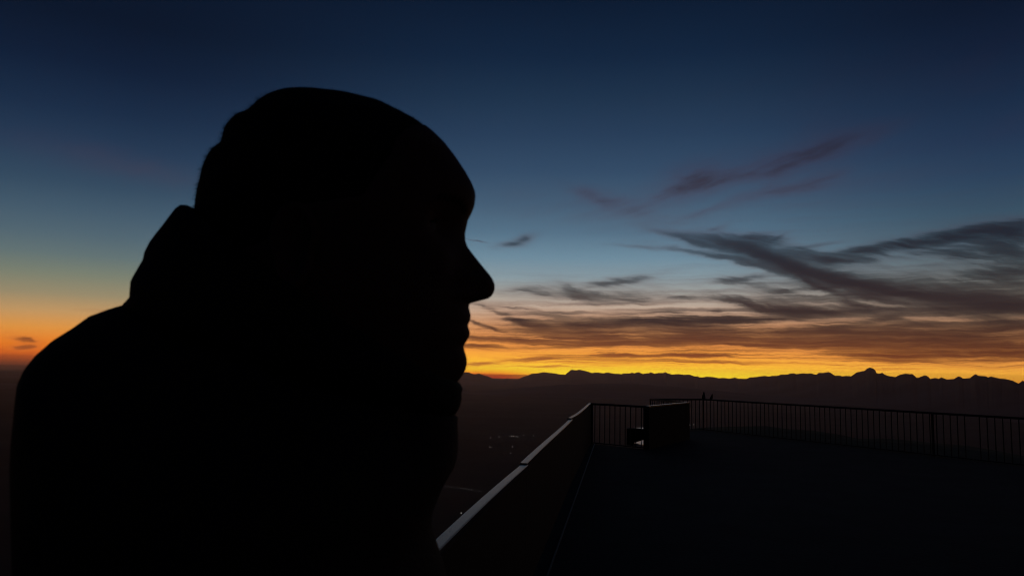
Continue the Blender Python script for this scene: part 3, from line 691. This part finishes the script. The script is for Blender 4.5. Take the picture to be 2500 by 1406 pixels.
# jacket: trunk up to the shoulders, solved so its outline is the one in the photo
KJ = 72
def jring(bp, fp, b, ex=2.3, tilt_y=0.0, fold=0.0, seed=0.0):
    B, Fp = mp(*bp), mp(*fp)
    cx, a = solve(B[0], Fp[0], b)
    zc = (B[1]+Fp[1])/2; hz = (Fp[1]-B[1])/2
    pts = []
    for k in range(KJ):
        th = 2*math.pi*k/KJ; c, s = math.cos(th), math.sin(th)
        rx = abs(c)**(2/ex)*math.copysign(1, c); ry = abs(s)**(2/ex)*math.copysign(1, s)
        f = 1+fold*mn.noise(Vector((c*2.2, s*2.2, zc*9+seed)))*abs(s)
        pts.append((cx+a*rx*f, D+b*ry*f, zc+hz*rx - tilt_y*abs(ry)))
    return pts
jr = []
J = [((330, 740), (1090, 1000), .06, 0), ((310, 742), (1108, 1010), .075, 0), ((268, 752), (1118, 1018), .09, 0), ((224, 765), (1117, 1035), .10, 0), ((182, 790), (1118, 1056), .112, 0), ((134, 814), (1118, 1080), .125, 0), ((96, 840), (1117, 1100), .138, 0), ((78, 859), (1114, 1120), .15, 0),
     ((68, 880), (1107, 1142), .16, 0), ((66, 904), (1094, 1165), .17, 0), ((63, 940), (1080, 1190), .178, 0), ((60, 980), (1068, 1220), .184, 0), ((59, 1030), (1054, 1258), .19, 0), ((62, 1090), (1051, 1295), .194, 0), ((65, 1160), (1061, 1330), .198, 0), ((70, 1240), (1078, 1380), .2, 0), ((78, 1340), (1092, 1440), .2, 0)]
for i, (bp, fp, b, _) in enumerate(J): jr.append(jring(bp, fp, b, 2.2, tilt_y=0.02*min(1, i/6), fold=.02))
for (z, cx, a, b) in [(1.36, -.20, .155, .215), (1.25, -.20, .155, .21), (1.12, -.205, .15, .205), (1.0, -.205, .155, .21), (.90, -.205, .16, .215), (.84, -.205, .158, .212)]:
    jr.append([(cx+a*math.copysign(abs(math.cos(2*math.pi*k/KJ))**.87, math.cos(2*math.pi*k/KJ))*(1+.02*mn.noise(Vector((k*.4, z*8, 0)))), D+b*math.copysign(abs(math.sin(2*math.pi*k/KJ))**.87, math.sin(2*math.pi*k/KJ)), z) for k in range(KJ)])
jacket = loft('jacket', jr, M_jacket, man)
# high collar and folded hood, standing up behind the head
H = [((470, 700), (1085, 1012), .070), ((300, 745), (1113, 1010), .092), ((317, 728), (1123, 993), .095), ((319, 705), (1128, 974), .096), ((320, 692), (1127, 962), .096), ((326, 680), (1130, 949), .095), ((338, 660), (1126, 940), .094), ((350, 640), (1122, 935), .093), ((355, 620), (1118, 931), .092), ((367, 597), (1114, 929), .091),
     ((382, 577), (1110, 929), .090), ((400, 555), (1106, 930), .089), ((415, 535), (1102, 931), .088), ((430, 516), (1098, 932), .087), ((441, 508), (1094, 933), .085), ((455, 508), (1090, 936), .083), ((462, 520), (1086, 944), .079), ((470, 580), (1080, 965), .078)]
hr = [jring(bp, fp, b, 2.1, tilt_y=0.0, fold=.05, seed=4.0) for (bp, fp, b) in H]
hood = loft('hood', hr, M_jacket, jacket, flip=True)
# sleeves, hands in the pockets
def tube(name, pts, m_, parent, K=24, fold=.05):
    rings = []
    for i, (p, r_) in enumerate(pts):
        a = Vector(pts[max(0, i-1)][0]); b = Vector(pts[min(len(pts)-1, i+1)][0]); d = (b-a).normalized()
        t1 = d.cross(Vector((0, 1, 0))).normalized() if abs(d.y) < .9 else d.cross(Vector((1, 0, 0))).normalized(); t2 = d.cross(t1)
        rings.append([tuple(Vector(p)+(t1*math.cos(2*math.pi*k/K)+t2*math.sin(2*math.pi*k/K))*r_*(1+fold*mn.noise(Vector((k*.5, i*1.3, 2))))) for k in range(K)])
    return loft(name, rings, m_, parent)
for sy in (-1, 1):
    yy = D+sy*.185
    tube('sleeve', [((-.185, yy-sy*.09, 1.45), .03), ((-.186, yy-sy*.05, 1.452), .05), ((-.188, yy-sy*.015, 1.447), .060), ((-.192, yy+sy*.010, 1.432), .065), ((-.200, yy+sy*.026, 1.40), .067), ((-.215, yy+sy*.045, 1.28), .062), ((-.225, yy+sy*.055, 1.16), .058), ((-.21, yy+sy*.055, 1.10), .056), ((-.14, yy+sy*.04, 1.02), .050), ((-.09, yy+sy*.0, .97), .046), ((-.075, yy-sy*.04, .955), .04)], M_jacket, jacket)
legs = []
for sy in (-1, 1):
    lx = -.205
    tube('trouser_leg', [((lx, D+sy*.085, .93), .098), ((lx, D+sy*.09, .84), .095), ((lx+.01, D+sy*.092, .68), .083), ((lx+.015, D+sy*.094, .50), .066), ((lx, D+sy*.096, .34), .062), ((lx-.01, D+sy*.097, .16), .056), ((lx-.01, D+sy*.098, .06), .062)], M_trouser, man)
    sh = []
    for (x, hw, z1) in [(-.10, .02, .05), (-.09, .034, .085), (-.05, .038, .10), (0, .040, .095), (.05, .044, .07), (.10, .048, .055), (.15, .044, .045), (.175, .028, .035), (.182, .01, .02)]:
        sh.append([(lx+x, D+sy*.098+hw*math.cos(2*math.pi*k/16), z1*(.5+.5*math.sin(2*math.pi*k/16))+.002) for k in range(16)])
    loft('shoe', sh, M_shoe, man)

# ------------------------------------------------------------------ haze
hz = 60000.0; zb, zt_ = PZ-10.0, 560.0
vs = [(x, y, z) for z in (zb, zt_) for (x, y) in ((-hz, -hz), (hz, -hz), (hz, hz), (-hz, hz))]
MH = bpy.data.materials.new('evening_haze'); MH.use_nodes = True; t = MH.node_tree; t.nodes.clear()
pv = t.nodes.new('ShaderNodeVolumePrincipled'); pv.inputs['Density'].default_value = 1.9e-5; pv.inputs['Anisotropy'].default_value = .74
pv.inputs['Color'].default_value = (.97, .66, .58, 1)
oo = t.nodes.new('ShaderNodeOutputMaterial'); t.links.new(pv.outputs[0], oo.inputs['Volume'])
hzo = mesh_obj('haze', vs, [(3, 2, 1, 0), (4, 5, 6, 7), (0, 1, 5, 4), (1, 2, 6, 5), (2, 3, 7, 6), (3, 0, 4, 7)], MH)
tag(hzo, kind='stuff')
